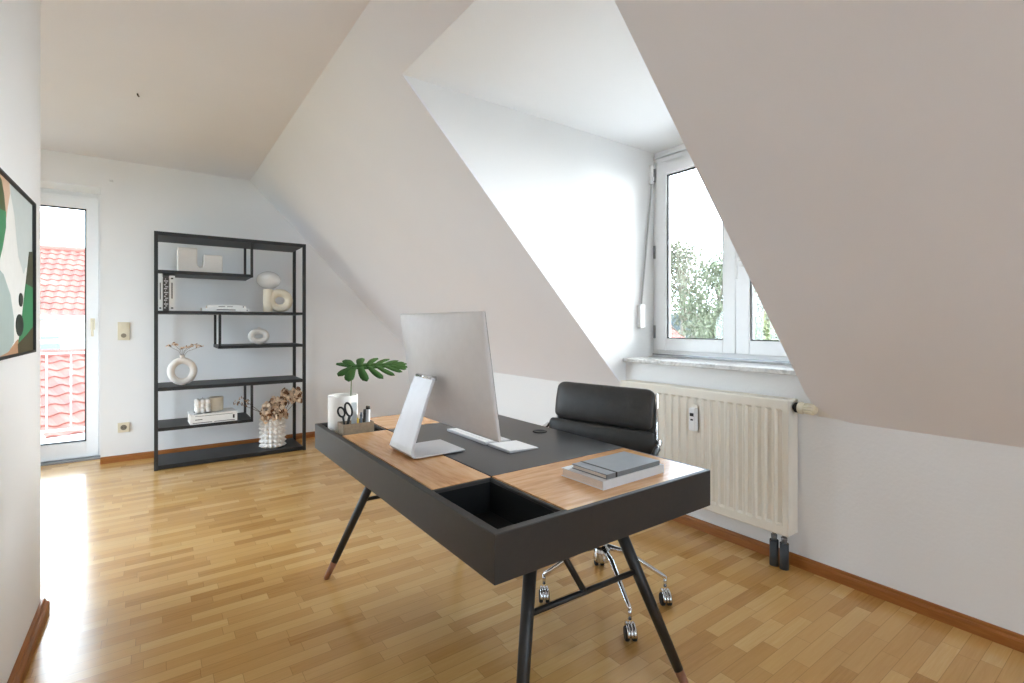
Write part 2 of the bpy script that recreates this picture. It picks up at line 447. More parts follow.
# slim grey rims of the frame's upper edge are the same lacquer; felt linings of the two trays
for v0, v1 in ((e, .355), (1.234, DLn-e)):
    m = MB()
    m.box(e, .222, v0, v1, z0+.012, z0+.015)
    for q in ((e,e+.002,v0,v1),(.22,.222,v0,v1),(e,.222,v0,v0+.002),(e,.222,v1-.002,v1)): m.box(q[0],q[1],q[2],q[3],z0+.015,z1-.012)
    m.build('tray_lining', TRAYIN, desk)
m = MB(); m.box(e+.006, .232, .367, 1.222, z1-.02, z1-.001); tag(m.build('top_panel', DESKWY, desk, bevel=.001), 'long oak inlay panel')
m = MB(); m.box(.236, DW-.011, .014, .366, z1-.02, z1+.0005); tag(m.build('top_panel', DESKWX, desk, bevel=.001), 'oak inlay panel')
m = MB(); m.box(.236, DW-.011, 1.228, DLn-.014, z1-.02, z1+.0005); tag(m.build('top_panel', DESKWX, desk, bevel=.001), 'oak inlay panel')
m = MB(); m.box(.235, DW-.003, .368, 1.226, z1-.02, z1+.0005); tag(m.build('writing_surface', DESKTOP, desk, bevel=.001), 'charcoal writing surface')
m = MB(); m.lathe([(.0001,.0012),(.02,.0012),(.024,.004),(.031,.004),(.032,.0005)], (.764,.778,z1), 28); m.build('cable_grommet', RUBBER, desk)
LEGS = [((.078,.032,0),(.31,.25,z0)), ((.772,.022,0),(.615,.232,z0)), ((.029,1.464,0),(.28,1.343,z0)), ((.80,1.49,0),(.575,1.32,z0))]
def lerp(a, b, t): return tuple(p+(q-p)*t for p, q in zip(a, b))
for a, b in LEGS:
    m = MB(); m.tube([lerp(a,b,.13), lerp(a,b,.5), lerp(a,b,1)], [.0155,.0185,.021], 16); lg = m.build('leg', BLACKM, desk)
    m = MB(); m.tube([(a[0],a[1],.004), lerp(a,b,.13)], [.0125,.0155], 16); m.tube([(a[0],a[1],0),(a[0],a[1],.005)], .009, 12)
    m.build('leg_tip', LEGTIP, lg)
c1 = lerp(*LEGS[0],.63); c2 = lerp(*LEGS[1],.63)
m = MB(); m.tube([c1, c2], .0088, 12); m.build('stretcher', BLACKM, desk)
c3 = lerp(*LEGS[2],.6); c4 = lerp(*LEGS[3],.6)
m = MB(); m.tube([c3, c4], .0088, 12); m.build('stretcher', BLACKM, desk)
mid = lerp(c1,c2,.48)
m = MB(); m.tube([mid,(mid[0]-.06,mid[1]+.16,z0)], .0098, 12); m.build('brace', BLACKM, desk)
mid = lerp(c3,c4,.56)
m = MB(); m.tube([mid,(mid[0]-.06,mid[1]-.16,z0)], .0098, 12); m.build('brace', BLACKM, desk)

# ------------------------------------------------------------------ computer
def D(u, v, z=0): return (.628+u, .936+v, DT+z)
cm = thing('desktop_computer', 'silver all-in-one computer seen from behind on the desk', 'computer', D(.21,.775,.0005))
m = MB()
# bent aluminium stand: foot plate and leaning neck, one strip folded at the back
path = [(.11,.006),(-.075,.006),(-.097,.009),(-.104,.018),(-.1,.035),(-.037,.205),(-.008,.28)]
wd = [.1,.1,.099,.098,.093,.082,.08]
th = [.003,.003,.004,.005,.005,.005,.005]
vs = []
for i,(x,z) in enumerate(path):
    a = path[max(0,i-1)]; b = path[min(len(path)-1,i+1)]
    tx, tz = b[0]-a[0], b[1]-a[1]; l = sqrt(tx*tx+tz*tz); nx, nz = -tz/l, tx/l
    for sgn in (1,-1):
        for sd in (1,-1):
            vs.append((x+nx*th[i]*sgn, sd*wd[i], z+nz*th[i]*sgn))
fs = []
for i in range(len(path)-1):
    o = i*4; p = o+4
    for a,b in ((0,1),(1,3),(3,2),(2,0)): fs.append((o+a,o+b,p+b,p+a))
fs += [(0,2,3,1),(len(vs)-4,len(vs)-3,len(vs)-1,len(vs)-2)]
m.add(vs, fs); m.build('stand', ALUL, cm, bevel=.0018)
m = MB(); m.tube([(-.008,-.066,.28),(-.008,.066,.28)], .0085, 14); m.box(-.008,.045,-.03,.03,.266,.282); m.build('hinge', CHROME, cm)
# housing: thin edges, back swelling towards the centre
HW, HH, tilt = .337, .445, radians(8.5)
def housing_pt(a, b, back):
    """a, b in -1..1 across the housing; local x is depth (negative = back)"""
    k = max(0, 1-abs(a)**2.6)*max(0, 1-abs(b)**2.6)
    return (-.006 - (.046*k if back else 0) if back else 0.0, a*HW, b*HH/2)
NG = 24
def warp(i): t = -1+2*i/NG; return math.copysign(1-(1-abs(t))**1.35, t)
def grid(m, f, n, mi=0):
    vs = [f(warp(i), warp(j)) for j in range(n+1) for i in range(n+1)]
    fs = [(j*(n+1)+i, j*(n+1)+i+1, (j+1)*(n+1)+i+1, (j+1)*(n+1)+i) for j in range(n) for i in range(n)]
    m.add(vs, fs, mi, True)
HM = Matrix.Translation((.075,0,.302)) @ Matrix.Rotation(-tilt, 4, 'Y')
m = MB()
grid(m, lambda a,b: housing_pt(a,b,True), NG)
vs = []; edge = [(warp(i),-1) for i in range(NG)] + [(1,warp(i)) for i in range(NG)] + [(-warp(i),1) for i in range(NG)] + [(-1,-warp(i)) for i in range(NG)]
n = len(edge)
m.add([housing_pt(a,b,True) for a,b in edge]+[(0.003,a*HW,b*HH/2) for a,b in edge], [(i,(i+1)%n,n+(i+1)%n,n+i) for i in range(n)])
m.add([(0.003,a*HW,b*HH/2) for a,b in edge], [list(range(n))])
m.xform(HM); m.build('housing', ALU, cm)
m = MB(); m.box(.003,.0055,-HW+.002,HW-.002,-HH/2+.075,HH/2-.002); m.xform(HM); m.build('screen', SCREEN, cm)
kb = thing('keyboard', 'slim white and silver keyboard in front of the computer', 'keyboard', D(.497,.872,.0005))
m = MB(); m.prism([(-.0625,0),(.0625,0),(.0625,.004),(-.0625,.011)], lambda a,b:(a,-.158,b), lambda a,b:(a,.158,b)); m.build('body', ALUL, kb, bevel=.002)
m = MB()
for r in range(5):
    x = -.05+r*.0245
    cnt = 14 if r else 14
    for k in range(cnt):
        y = -.15+k*.3/cnt; zz = .0098-(x+.06)*.056
        if r == 4 and 4 <= k <= 8:
            if k == 4: m.box(x-.009,x+.009,y+.001,y+5*.3/cnt-.002,zz-.002,zz+.0025)
            continue
        m.box(x-.009, x+.009, y+.001, y+.3/cnt-.002, zz-.002, zz+.0025)
tag(m.build('keycaps', WHITEP, kb), 'white keycaps')
tp = thing('trackpad', 'flat white trackpad beside the keyboard', 'trackpad', D(.506,.624,.0005))
m = MB(); m.prism([(-.068,0),(.068,0),(.068,.003),(-.068,.0095)], lambda a,b:(a,-.073,b), lambda a,b:(a,.073,b)); m.build('body', ALUL, tp, bevel=.0015)
m = MB(); m.prism([(-.066,.0094),(.066,.003),(.066,.004),(-.066,.0104)], lambda a,b:(a,-.071,b), lambda a,b:(a,.071,b)); m.build('touch_surface', WHITEP, tp)

# ------------------------------------------------------------------ books
def book(name, label, L, W, H, cover, loc, rz=0, group=None, upright=False, over=.003, ct=.0022, spine=True, marks=None, cat='book', pages=PAPER):
    """lying book: spine along local y at x=0, length L (y), width W (x), thickness H; upright stands it on its tail"""
    t = thing(name, label, cat, loc, rz, group)
    R = Matrix.Identity(4)
    if upright: R = Matrix(((0,0,1,0),(1,0,0,0),(0,1,0,0),(0,0,0,1)))      # thickness -> x, width -> y (spine to the front), length -> z
    m = MB(); m.box(.004, W-over, over, L-over, ct, H-ct); m.xform(R); m.build('pages', pages, t)
    m = MB(); m.box(0, W, 0, L, 0, ct); m.box(0, W, 0, L, H-ct, H); m.box(0, ct*1.4, 0, L, ct, H-ct)
    for (a0,a1,b0,b1) in (marks or []):      # print on the spine: along length, across thickness
        m.box(-.0004, .0002, L*a0, L*a1, H*b0, H*b1, 1)
    m.xform(R); m.build('cover', [cover, INK], t)
    return t
# on the desk
b1_ = book('book', 'thick pale grey book under the dark notebook on the desk', .285, .175, .026, BOOKLG, D(.705,.072,.0005), radians(91.5))
# notebook with an elastic band
nb = book('notebook', 'dark grey notebook on top of the pale book on the desk', .25, .145, .014, BOOKG, D(.69,.076,.0268), radians(91.5), cat='notebook')
m = MB(); m.box(-.0008, 0, .205, .212, 0, .0145); m.box(-.0008,.1458,.205,.212,.0142,.0149); m.box(.1452,.146,.205,.212,0,.0145)
m.build('elastic_band', RUBBER, nb)

# ------------------------------------------------------------------ desk accessories in the far tray
FT = z0+.0155
vx, vy = .724, 2.365
vs_ = thing('vase', 'tall white cylinder vase holding the monstera leaf on the desk', 'vase', (vx, vy, FT))
m = MB()
hv = .247
m.lathe([(.0001,0),(.062,0),(.067,.004),(.067,hv-.003),(.0655,hv),(.063,hv),(.061,hv-.004),(.061,.008),(.0001,.008)], n=40); m.build('body', CERAMIC, vs_)
mf = thing('monstera_leaf', 'single green monstera leaf on a thin stem in white vase', 'leaf', (vx+.028, vy-.005, FT+.008))
zt = .405
stem_top = Vector((.012,.0,zt-.035))
m = MB(); m.tube([(.0,0,.0),(.003,0,.12),(.008,0,.24),(.012,0,zt-.035)], [.0035,.0032,.0028,.0022], 8); m.build('stem', LEAFSTEM, mf)
def monstera():
    """leaf in its own plane: x along the midrib, y across; lobes as tapered blades from the midrib"""
    m = MB()
    L = .255
    def height(x, y): return -.55*(abs(y)**1.6) - .25*(x-.05)**2
    mid = [(t*L, 0) for t in (0,.1,.2,.3,.4,.5,.6,.7,.8,.9,1)]
    # core blade along the midrib
    def strip(pts_a, pts_b):
        vs = [(x,y,height(x,y)) for x,y in pts_a]+[(x,y,height(x,y)) for x,y in pts_b]
        n = len(pts_a); m.add(vs, [(i,i+1,n+i+1,n+i) for i in range(n-1)], 0, True)
    core = [.012,.026,.03,.03,.028,.026,.024,.021,.017,.011,.001]
    for sgn in (1,-1):
        strip(mid, [(x, sgn*w) for (x,_),w in zip(mid, core)])
    # lobes: root position along the midrib, angle, length, width
    lobes = [(.01,150,.10,.03),(.012,118,.115,.034),(.04,92,.12,.03),(.075,72,.122,.026),(.11,58,.118,.023),(.145,46,.105,.021),(.178,36,.085,.02),(.208,27,.062,.017)]
    for sgn in (1,-1):
        for x0, an, ln, w in lobes:
            a = radians(an)*sgn; steps = 8; la = []; lb = []
            for i in range(steps+1):
                t = i/steps
                bend = a - sgn*t*.38
                cx = x0+cos(a-sgn*t*.19)*ln*t; cy = sin(a-sgn*t*.19)*ln*t
                hw = w*.64*(.62+.75*t)*sqrt(max(0,1-max(0,(t-.45)/.55)**2.2))
                la.append((cx-sin(bend)*hw, cy+cos(bend)*hw)); lb.append((cx+sin(bend)*hw, cy-cos(bend)*hw))
            strip(la, lb)
    m.tube([(0,0,.0015),(L*.5,0,-.003),(L*.95,0,height(L*.95,0)+.0008)], [.0024,.0018,.0006], 6)
    return m
m = monstera()
M = Matrix.Translation(stem_top+Vector((0,0,.0))) @ Euler((radians(24), radians(-2), radians(-14))).to_matrix().to_4x4()
m.xform(M); bl = m.build('blade', LEAF, mf, weld=False)
so = bl.modifiers.new('thick', 'SOLIDIFY'); so.thickness = .0007

# pen box
px0, px1, py0, py1, bh = .668, .806, 2.178, 2.262, .142
pb = thing('pen_organizer', 'taupe pen box with scissors and pens beside the white vase', 'pen holder', (px0, py0, FT))
m = MB(); w = px1-px0; d = py1-py0; q = .003
m.box(0,w,0,d,0,q); m.box(0,q,0,d,q,bh); m.box(w-q,w,0,d,q,bh); m.box(q,w-q,0,q,q,bh); m.box(q,w-q,d-q,d,q,bh); m.box(w*.55,w*.55+q,q,d-q,q,bh-.01)
m.build('box', KRAFT, pb, bevel=.001)
sc = thing('scissors', 'black handled scissors standing in the taupe pen box', 'scissors', (px0+.024, py0+.042, FT+.0035), radians(-8))
m = MB()
for sgn in (1,-1):
    m.prism([(-.003,0),(.003,0),(.0085,.11),(-.0085,.11)], lambda a,b,s=sgn:(a+b*.02*s-.0*s, -.0008+.0012*s, b), lambda a,b,s=sgn:(a+b*.02*s, .0008+.0012*s, b))
m.build('blade', CHROME, sc)
def loop(cx, cz, rx, rz, tl, r):
    pts = []
    for i in range(20):
        a = 2*pi*i/20; x = cos(a)*rx; z = sin(a)*rz
        pts.append((cx+x*cos(tl)-z*sin(tl), 0, cz+x*sin(tl)+z*cos(tl)))
    return pts
m = MB(); m.tube(loop(-.019,.187,.0135,.022,.32,.004), .0042, 8, closed=True); m.tube([(-.004,.0,.12),(-.0125,0,.166)], .0046, 8)
tag(m.build('handle', RUBBER, sc), 'small finger loop')
m = MB(); m.tube(loop(.012,.196,.0135,.031,.28,.004), .0044, 8, closed=True); m.tube([(.004,0,.115),(.017,0,.167)], .0065, 8)
tag(m.build('handle', RUBBER, sc), 'large finger loop')
def pen(name, label, cat, x, y, h, r, body, tip, tipc, lean=(0,0), group=None):
    t = thing(name, label, cat, (px0+x, py0+y, FT+.0035), 0, group or 'pens in the taupe box')
    f = lambda k:(lean[0]*k, lean[1]*k, h*k)
    m = MB(); m.tube([(0,0,.0), f(tip)], r, 10); m.build('barrel', body, t)
    m = MB(); m.tube([f(tip), f(1)], [r*1.08, r*.95], 10); m.build('cap', tipc, t)
BLUEG = plain('blue_grey_plastic', lin(96,108,122), .4); YEL = plain('yellow_lacquer', lin(214,178,60), .45)
pen('pencil', 'yellow pencil in the taupe pen box beside scissors', 'pencil', .066, .012, .172, .0035, YEL, .93, PAPER, (.002,0))
pen('pen', 'blue-grey pen just right of the yellow pencil', 'pen', .086, .03, .18, .005, BLUEG, .9, BLUEG, (.004,0))
pen('pen', 'black pen between the blue-grey pen and silver marker', 'pen', .102, .03, .192, .0065, RUBBER, .88, RUBBER, (.004,0))
pen('marker', 'silver marker with a black cap in the taupe pen box', 'pen', .121, .036, .205, .0095, ALUL, .93, RUBBER, (.002,0))
rl = thing('ruler', 'pale clear ruler standing behind the yellow pencil', 'ruler', (px0+.064, py0+.05, FT+.0035))
m = MB(); m.box(-.012,.012,-.001,.001,0,.225); m.build('ruler_blade', plain('pale_plastic', lin(206,214,218), .3), rl)

# ------------------------------------------------------------------ office chair
ex = Vector((-.216,.976,0)).normalized(); fx = Vector((-.976,-.216,0)).normalized()
hub = Vector((1.562,1.5,0))
ch = thing('office_chair', 'black leather office chair with chrome base pushed up to desk', 'chair', hub)
off = Vector((1.66,1.617,0)) - hub
def cl(f, l, z):                              # chair point: forward of the backrest, sideways (towards the far end), height
    p = off + fx*f + ex*l; return (p.x, p.y, z)
def cushion(l0, l1, path, thick, name, mat, edge_r=.03):
    """padded band following a side profile (f, z); bulges between its ends"""
    m = MB(); n = len(path); nl = 12; vs = []; fs = []
    for side in (1,-1):
        for i,(f,z) in enumerate(path):
            a = path[max(0,i-1)]; b = path[min(n-1,i+1)]
            tf, tz = b[0]-a[0], b[1]-a[1]; ll = sqrt(tf*tf+tz*tz); nf, nz = tz/ll, -tf/ll
            if nf < 0 and name != 'seat_cushion': nf, nz = -nf, -nz
            if name == 'seat_cushion' and nz < 0: nf, nz = -nf, -nz
            t = i/(n-1); bulge = thick*(.35+.65*sin(pi*min(1,max(0,t)))**.5)
            for j in range(nl+1):
                s = j/nl; e2 = min(1, min(s,1-s)*nl/1.2+.25)
                inset = edge_r*(max(0, 1-t/.16)**2+max(0, 1-(1-t)/.16)**2) if edge_r else 0
                l = l0+inset + (l1-l0-2*inset)*s
                h = bulge*e2*side*.5
                vs.append(cl(f+nf*h, l, z+nz*h))
    w = nl+1
    for k in range(2):
        o = k*n*w
        for i in range(n-1):
            for j in range(nl): fs.append((o+i*w+j,o+i*w+j+1,o+(i+1)*w+j+1,o+(i+1)*w+j))
    o = n*w
    for i in range(n-1):
        fs.append((i*w,(i+1)*w,o+(i+1)*w,o+i*w)); fs.append((i*w+nl,(i+1)*w+nl,o+(i+1)*w+nl,o+i*w+nl))
    for j in range(nl):
        fs.append((j,j+1,o+j+1,o+j)); k = (n-1)*w; fs.append((k+j,k+j+1,o+k+j+1,o+k+j))
    m.add(vs, fs, 0, True)
    return m.build(name, mat, ch, subsurf=1)
def prof(pts, n=8):
    out = []
    for (a,b) in zip(pts, pts[1:]):
        for i in range(n): out.append((a[0]+(b[0]-a[0])*i/n, a[1]+(b[1]-a[1])*i/n))
    return out+[pts[-1]]
cushion(-.268,.256, prof([(-.004,.739),(-.018,.83),(-.04,.916)]), .05, 'back_cushion', LEATHER, .03)
cushion(-.285,.285, prof([(.012,.555),(.008,.65),(-.002,.739)]), .056, 'back_cushion', LEATHER, .016)
cushion(-.285,.285, prof([(.03,.44),(.02,.5),(.012,.562)]), .05, 'back_cushion', LEATHER, .01)
cushion(-.27,.27, prof([(.04,.43),(.16,.415),(.28,.42),(.40,.43),(.45,.425)],5), .06, 'seat_cushion', LEATHER, .01)
cushion(-.262,.262, prof([(.0,.44),(-.022,.6),(-.036,.74),(-.066,.895)]), .012, 'back_shell', LEATHER, .01)
for sd in (-1,1):                             # aluminium side rails and arms
    m = MB(); m.tube([cl(-.07,sd*.25,.895),cl(-.05,sd*.262,.74),cl(-.03,sd*.27,.56),cl(.03,sd*.272,.43),cl(.1,sd*.27,.395),cl(.42,sd*.265,.40)], .0095, 10); m.build('side_rail', CHROME, ch)
    m = MB(); m.tube([cl(-.03,sd*.272,.69),cl(-.01,sd*.296,.698),cl(.03,sd*.302,.68),cl(.12,sd*.302,.62),cl(.165,sd*.3,.55),cl(.165,sd*.29,.45),cl(.16,sd*.27,.40)], .0115, 10)
    ar = m.build('armrest', CHROME, ch)
    m = MB(); m.tube([cl(.035,sd*.306,.683),cl(.08,sd*.306,.652),cl(.115,sd*.306,.628)], .0135, 10); tag(m.build('arm_pad', LEATHER, ar), 'black arm pad')
m = MB(); p = cl(.22,0,.385); m.box(p[0]-.09,p[0]+.09,p[1]-.12,p[1]+.12,.355,.385); m.build('tilt_mechanism', BLACKM, ch, bevel=.01)
m = MB(); m.lathe([(.0001,.185),(.034,.185),(.036,.195),(.036,.235),(.03,.245),(.024,.25),(.024,.36),(.0001,.36)], n=24); m.build('column', CHROME, ch)
for P in ((1.369,1.656),(1.775,1.335),(1.469,1.265),(1.80,1.75)):
    d = Vector((P[0],P[1],0)) - hub; L = d.length; d.normalize(); s = Vector((-d.y,d.x,0))
    A = lambda r, z, k=0: tuple(d*r+s*k+Vector((0,0,z)))
    m = MB()
    secs = [(.015,.245,.013,.012),(.1,.222,.012,.012),(L-.03,.135,.0095,.009),(L-.004,.118,.009,.009),(L,.108,.008,.008)]
    m.tube([A(r,z) for r,z,_,_ in secs], [a for _,_,a,_ in secs], 12); lg = m.build('base_leg', CHROME, ch)
    q = Vector((.81,-.586,0)); rd = Vector((-.586,-.81,0))            # wheel axle and rolling direction
    B = lambda r, z, k=0: tuple(d*L + rd*r + q*k + Vector((0,0,z)))
    m = MB(); m.tube([B(0,.118),B(0,.075)], .0075, 10)
    hood = [B(.008+.033*cos(t), .027+.035*sin(t)) for t in [pi*.02+pi*.8*i/9 for i in range(10)]]
    for k in (-.012,0,.012): m.tube([tuple(Vector(p)+q*k) for p in hood], .0062, 8)
    cs = m.build('caster', CHROME, lg)
    for k in (-1,1):
        m = MB(); m.tube([B(.008,.0265,k*.006),B(.008,.0265,k*.009),B(.008,.0265,k*.019),B(.008,.0265,k*.022)], [.0235,.0265,.0265,.0235], 22); m.build('wheel', RUBBER, cs)
# ------------------------------------------------------------------ radiator
rad = thing('radiator', 'cream ribbed panel radiator below the dormer window', 'radiator', (2.475,1.155,.17))
RL, RH, RD = 1.055, .66, .1
m = MB(); pitch = .0505; nr = int(RL/pitch)
ys = [0,.012]; fl_ = [0,0]
y = .022
while y+pitch < RL-.02:
    for dy, dep in ((0,0),(.008,1),(.03,1),(.038,0)): ys.append(y+dy); fl_.append(dep)
    y += pitch
ys += [RL-.012, RL]; fl_ += [0,0]
zs = [0,.004,.045,.056,RH-.056,RH-.045,RH-.004,RH]; fz = [0,0,0,1,1,0,0,0]; fx_ = [.004,0,0,0,0,0,0,.004]
vs = [(fx_[j]+.011*a*fz[j], yy, z) for j,z in enumerate(zs) for yy,a in zip(ys,fl_)]
k = len(ys)
m.add(vs, [(j*k+i,j*k+i+1,(j+1)*k+i+1,(j+1)*k+i) for j in range(len(zs)-1) for i in range(k-1)])
m.box(.012,.02,.004,RL-.004,.004,RH-.004)
m.build('front_panel', RADW, rad)
m = MB(); m.box(.004,RD,-.0015,.0,0.002,RH-.001); m.box(.004,RD,-.0015,.012,RH-.02,RH-.001); m.box(.09,RD,0,.012,.0,RH-.02); m.box(.004,.016,0,.012,.0,RH-.02); m.build('side_panel', RADW, rad, bevel=.001)
m = MB(); m.box(.004,RD,RL,RL+.0015,.002,RH-.001); m.build('side_panel', RADW, rad)
m = MB()
m.box(.004,.016,0,RL,RH-.003,RH+.001); m.box(RD-.012,RD,0,RL,RH-.003,RH+.001); m.box(.016,RD-.012,0,RL,RH-.012,RH-.006)
yy = .01
while yy < RL-.01:
    m.box(.016,RD-.012,yy,yy+.006,RH-.006,RH+.001); yy += .02
m.build('top_grille', RADW, rad)
m = MB(); m.box(RD-.03,RD-.022,.01,RL-.01,.02,RH-.02); m.build('back_panel', RADW, rad)
# thermostat valve at the right end
val = MB(); zc = .625; xc = .055
val.tube([(xc,0,zc),(xc,-.022,zc)], .011, 14); vb = val.build('valve_body', DARKPIPE, rad)
m = MB(); m.tube([(xc,-.008,zc),(xc,-.012,zc),(xc,-.024,zc),(xc,-.028,zc)], [.02,.025,.025,.02], 16); m.build('coupling_nut', RUBBER, vb)
m = MB(); m.tube([(xc,-.026,zc),(xc,-.03,zc),(xc,-.045,zc),(xc,-.05,zc),(xc,-.098,zc),(xc,-.106,zc)], [.024,.029,.029,.022,.0245,.016], 20)
for i in range(12):
    a = 2*pi*i/12; m.tube([(xc+.0225*cos(a),-.055,zc+.0225*sin(a)),(xc+.0245*cos(a),-.094,zc+.0245*sin(a))], .0032, 6)
tag(m.build('thermostat_knob', CREAMP, rad), 'cream thermostat knob')
# heat meter
m = MB(); m.box(-.03,.004,.485,.525,.43,.558); hm = m.build('heat_meter', WHITEP, rad, bevel=.005); tag(hm, 'white heat meter')
m = MB(); m.box(-.0308,-.0298,.497,.513,.488,.497); m.build('meter_sensor', INK, hm)
m = MB(); m.box(-.0308,-.0298,.493,.517,.512,.530); m.build('meter_display', INK, hm)
m = MB(); m.box(-.004,.004,.49,.52,.42,.575); m.build('meter_bracket', RADW, rad, bevel=.001)
for yv in (.03,.079):
    m = MB(); m.tube([(.03,yv,-.17),(.03,yv,-.045)], .0205, 16); pp = m.build('pipe', DARKPIPE, rad)
    m = MB(); m.tube([(.03,yv,-.046),(.03,yv,-.02)], .0125, 12); m.tube([(.03,yv,-.03),(.03,yv,-.018)], .0155, 6); m.tube([(.03,yv,-.02),(.03,yv,.006)], .009, 10); m.build('pipe_fitting', STEEL_GREY, pp)

# ------------------------------------------------------------------ shelf
SX0, SX1, SY0, SY1, SH = 0.0, 1.174, 4.975, 5.41, 1.96
sh = thing('shelving_unit', 'tall black open metal shelving unit against the back wall', 'shelf', (SX0, SY0, 0))
wS, dS = SX1-SX0, SY1-SY0; pw = .027
for x in (0, wS-pw):
    for y in (0, dS-pw):
        m = MB(); m.box(x, x+pw, y, y+pw, 0, SH); m.build('post', BLACKM, sh, bevel=.001)
def shelf_board(x0, x1, zt, t=.03):
    m = MB(); m.box(x0, x1, .002, dS-.002, zt-t, zt); return m.build('shelf_board', SHELFB, sh, bevel=.0015)
Z1S, Z2S, Z3S, Z4S, Z5S, Z6S = 1.645, 1.31, 1.01, .678, .345, .039
shelf_board(pw, wS-pw, SH, .03)
shelf_board(pw, .718, Z1S, .026)
shelf_board(pw, wS-pw, Z2S, .024)
shelf_board(.452, wS-pw, Z3S, .026)
shelf_board(pw, wS-pw, Z4S, .03)
shelf_board(pw, .718, Z5S, .026)
shelf_board(pw, wS-pw, Z6S, .034)
for x, za, zb in ((.704, Z1S-.026, SH-.03), (.455, Z3S-.026, Z2S-.024), (.704, Z5S-.026, Z4S-.03)):
    for y in (.002, dS-.022):
        m = MB(); m.box(x, x+.02, y, y+.02, za, zb); m.build('hanger_post', BLACKM, sh, bevel=.001)

# --- objects on the shelf
# U shaped vase
t = thing('vase', 'white U-shaped ceramic vase with unequal arms on top small shelf', 'vase', (.161,5.15,Z1S))
out = [(0.012,0),(.322,0),(.336,.014),(.336,.165),(.190,.165),(.190,.075),(.183,.055),(.168,.046),(.155,.055),(.145,.078),(.145,.215),(0,.215),(0,.014)]
m = MB(); m.prism(out, lambda a,b:(a,-.055,b), lambda a,b:(a,.055,b)); m.build('body', CERMATT, t, bevel=.011, seg=3)
# standing books
sb = [(.026,.032,.31,BOOKW,'thick white upright book at the left end of the row',[(.05,.09,.3,.7),(.3,.75,.4,.6)]),
      (.0615,.038,.285,BOOKD,'dark patterned upright book between two white ones',None),
      (.103,.04,.295,BOOKW,'white upright book at the right end of the row',[(.06,.1,.3,.7),(.35,.8,.38,.58),(.9,.94,.3,.7)])]
for x, th_, hh, cv, lb, mk in sb:
    o = book('book', lb, hh, .2, th_, cv, (x, 5.03, Z2S), 0, 'upright books on the second shelf', upright=True, marks=mk)
    if mk is None:
        m = MB()
        for k in range(16): 
            a = .02+k*.016; m.box(.006+.008*(k%2), .018+.009*((k*7)%3), -.0005, .0003, a, a+.009)
        m.build('spine_print', BOOKLG, o)
# lying books
book('book', 'slim white book lying under another on the second shelf', .365, .22, .03, BOOKW, (.70,5.03,Z2S), radians(90), 'flat books on the second shelf', marks=[(.04,.06,.3,.6),(.3,.7,.4,.62)])
o = book('book', 'slim white book lying on top on the second shelf', .30, .2, .027, BOOKW, (.675,5.035,Z2S+.0302), radians(90), 'flat books on the second shelf', marks=[(.06,.09,.3,.7),(.35,.5,.4,.6),(.55,.72,.4,.6)])
# mushroom lamp
t = thing('mushroom_lamp', 'glossy white mushroom lamp behind the cream loop vase', 'lamp', (.9,5.27,Z2S))
m = MB(); m.lathe([(.0001,0),(.05,0),(.052,.006),(.03,.02),(.024,.1),(.026,.24),(.0001,.24)], n=28); m.build('base', CERAMIC, t)
m = MB(); m.ball((0,0,.315), .108,.108,.084, 32, 18); m.build('lamp_shade', OPAL, t)
# P shaped vase
t = thing('vase', 'cream P-shaped loop vase on the second shelf', 'vase', (.866,5.1,Z2S))
m = MB(); m.lathe([(.0001,0),(.04,0),(.043,.005),(.043,.209),(.04,.214),(.034,.214),(.033,.2),(.0001,.2)], n=28)
pts = [(.103+.078*cos(a), 0, .112+.074*sin(a)) for a in [2*pi*i/32 for i in range(32)]]
m.tube(pts, .037, 16, closed=True); m.build('body', CREAMC, t)
# small ring vase
def ring_vase(label, x, y, zb, R, r, sq, neck, name='vase', mat=CERMATT):
    t = thing(name, label, 'vase', (x, y, zb))
    m = MB(); zc = R*sq+r
    m.tube([(R*cos(a),0,zc+R*sq*sin(a)) for a in [2*pi*i/40 for i in range(40)]], r, 18, closed=True)
    top = zc+R*sq+r
    m.lathe([(neck*.9,top-r*.75),(neck*.85,top+.004),(neck,top+neck*.9),(neck*.8,top+neck*.9),(neck*.65,top)], n=20)
    m.lathe([(.0001,0),(r*.75,0),(r*.8,.006),(r*.5,.014)], n=20)
    m.build('body', mat, t); return top+neck*.9
ring_vase('small white ring vase on the third shelf', .80, 5.17, Z3S, .064, .028, .74, .013)
tz = ring_vase('large white ring vase with dried stems below the small one', .197, 5.1, Z4S, .0815, .028, 1.1, .021)
# dried stems in the ring vase
t = thing('dried_flowers', 'thin dried brown sprigs in the large white ring vase', 'dried flowers', (.197,5.1,Z4S+tz-.02))
random.seed(3)
ms = MB(); mbm = MB()
for tip in ((-.105,.0,.105),(-.06,-.02,.115),(.04,.01,.09),(.085,-.01,.105),(.15,0,.095),(.0,.02,.08)):
    k = [(0,0,0),(tip[0]*.25,tip[1]*.3,tip[2]*.55),tip]
    ms.tube(k, [.0016,.0014,.001], 6)
    for q in range(11):
        f = .72+.36*random.random(); c = (tip[0]*f+random.uniform(-.014,.014), tip[1]*f+random.uniform(-.012,.012), tip[2]*(.9+.14*random.random())+random.uniform(-.006,.012))
        st = len(mbm.v); mbm.ball((0,0,0), random.uniform(.007,.017), .004, random.uniform(.003,.006), 6, 4, random.choice((0,0,1)))
        mbm.xform(Matrix.Translation(c) @ Euler((random.uniform(-.6,.6),random.uniform(-.6,.6),random.uniform(0,3))).to_matrix().to_4x4(), st)
ms.build('stems', STEM, t); tag(mbm.build('blossoms', [DRIED, DRIEDD], t, weld=False), 'brown dried seed heads', kind='stuff')
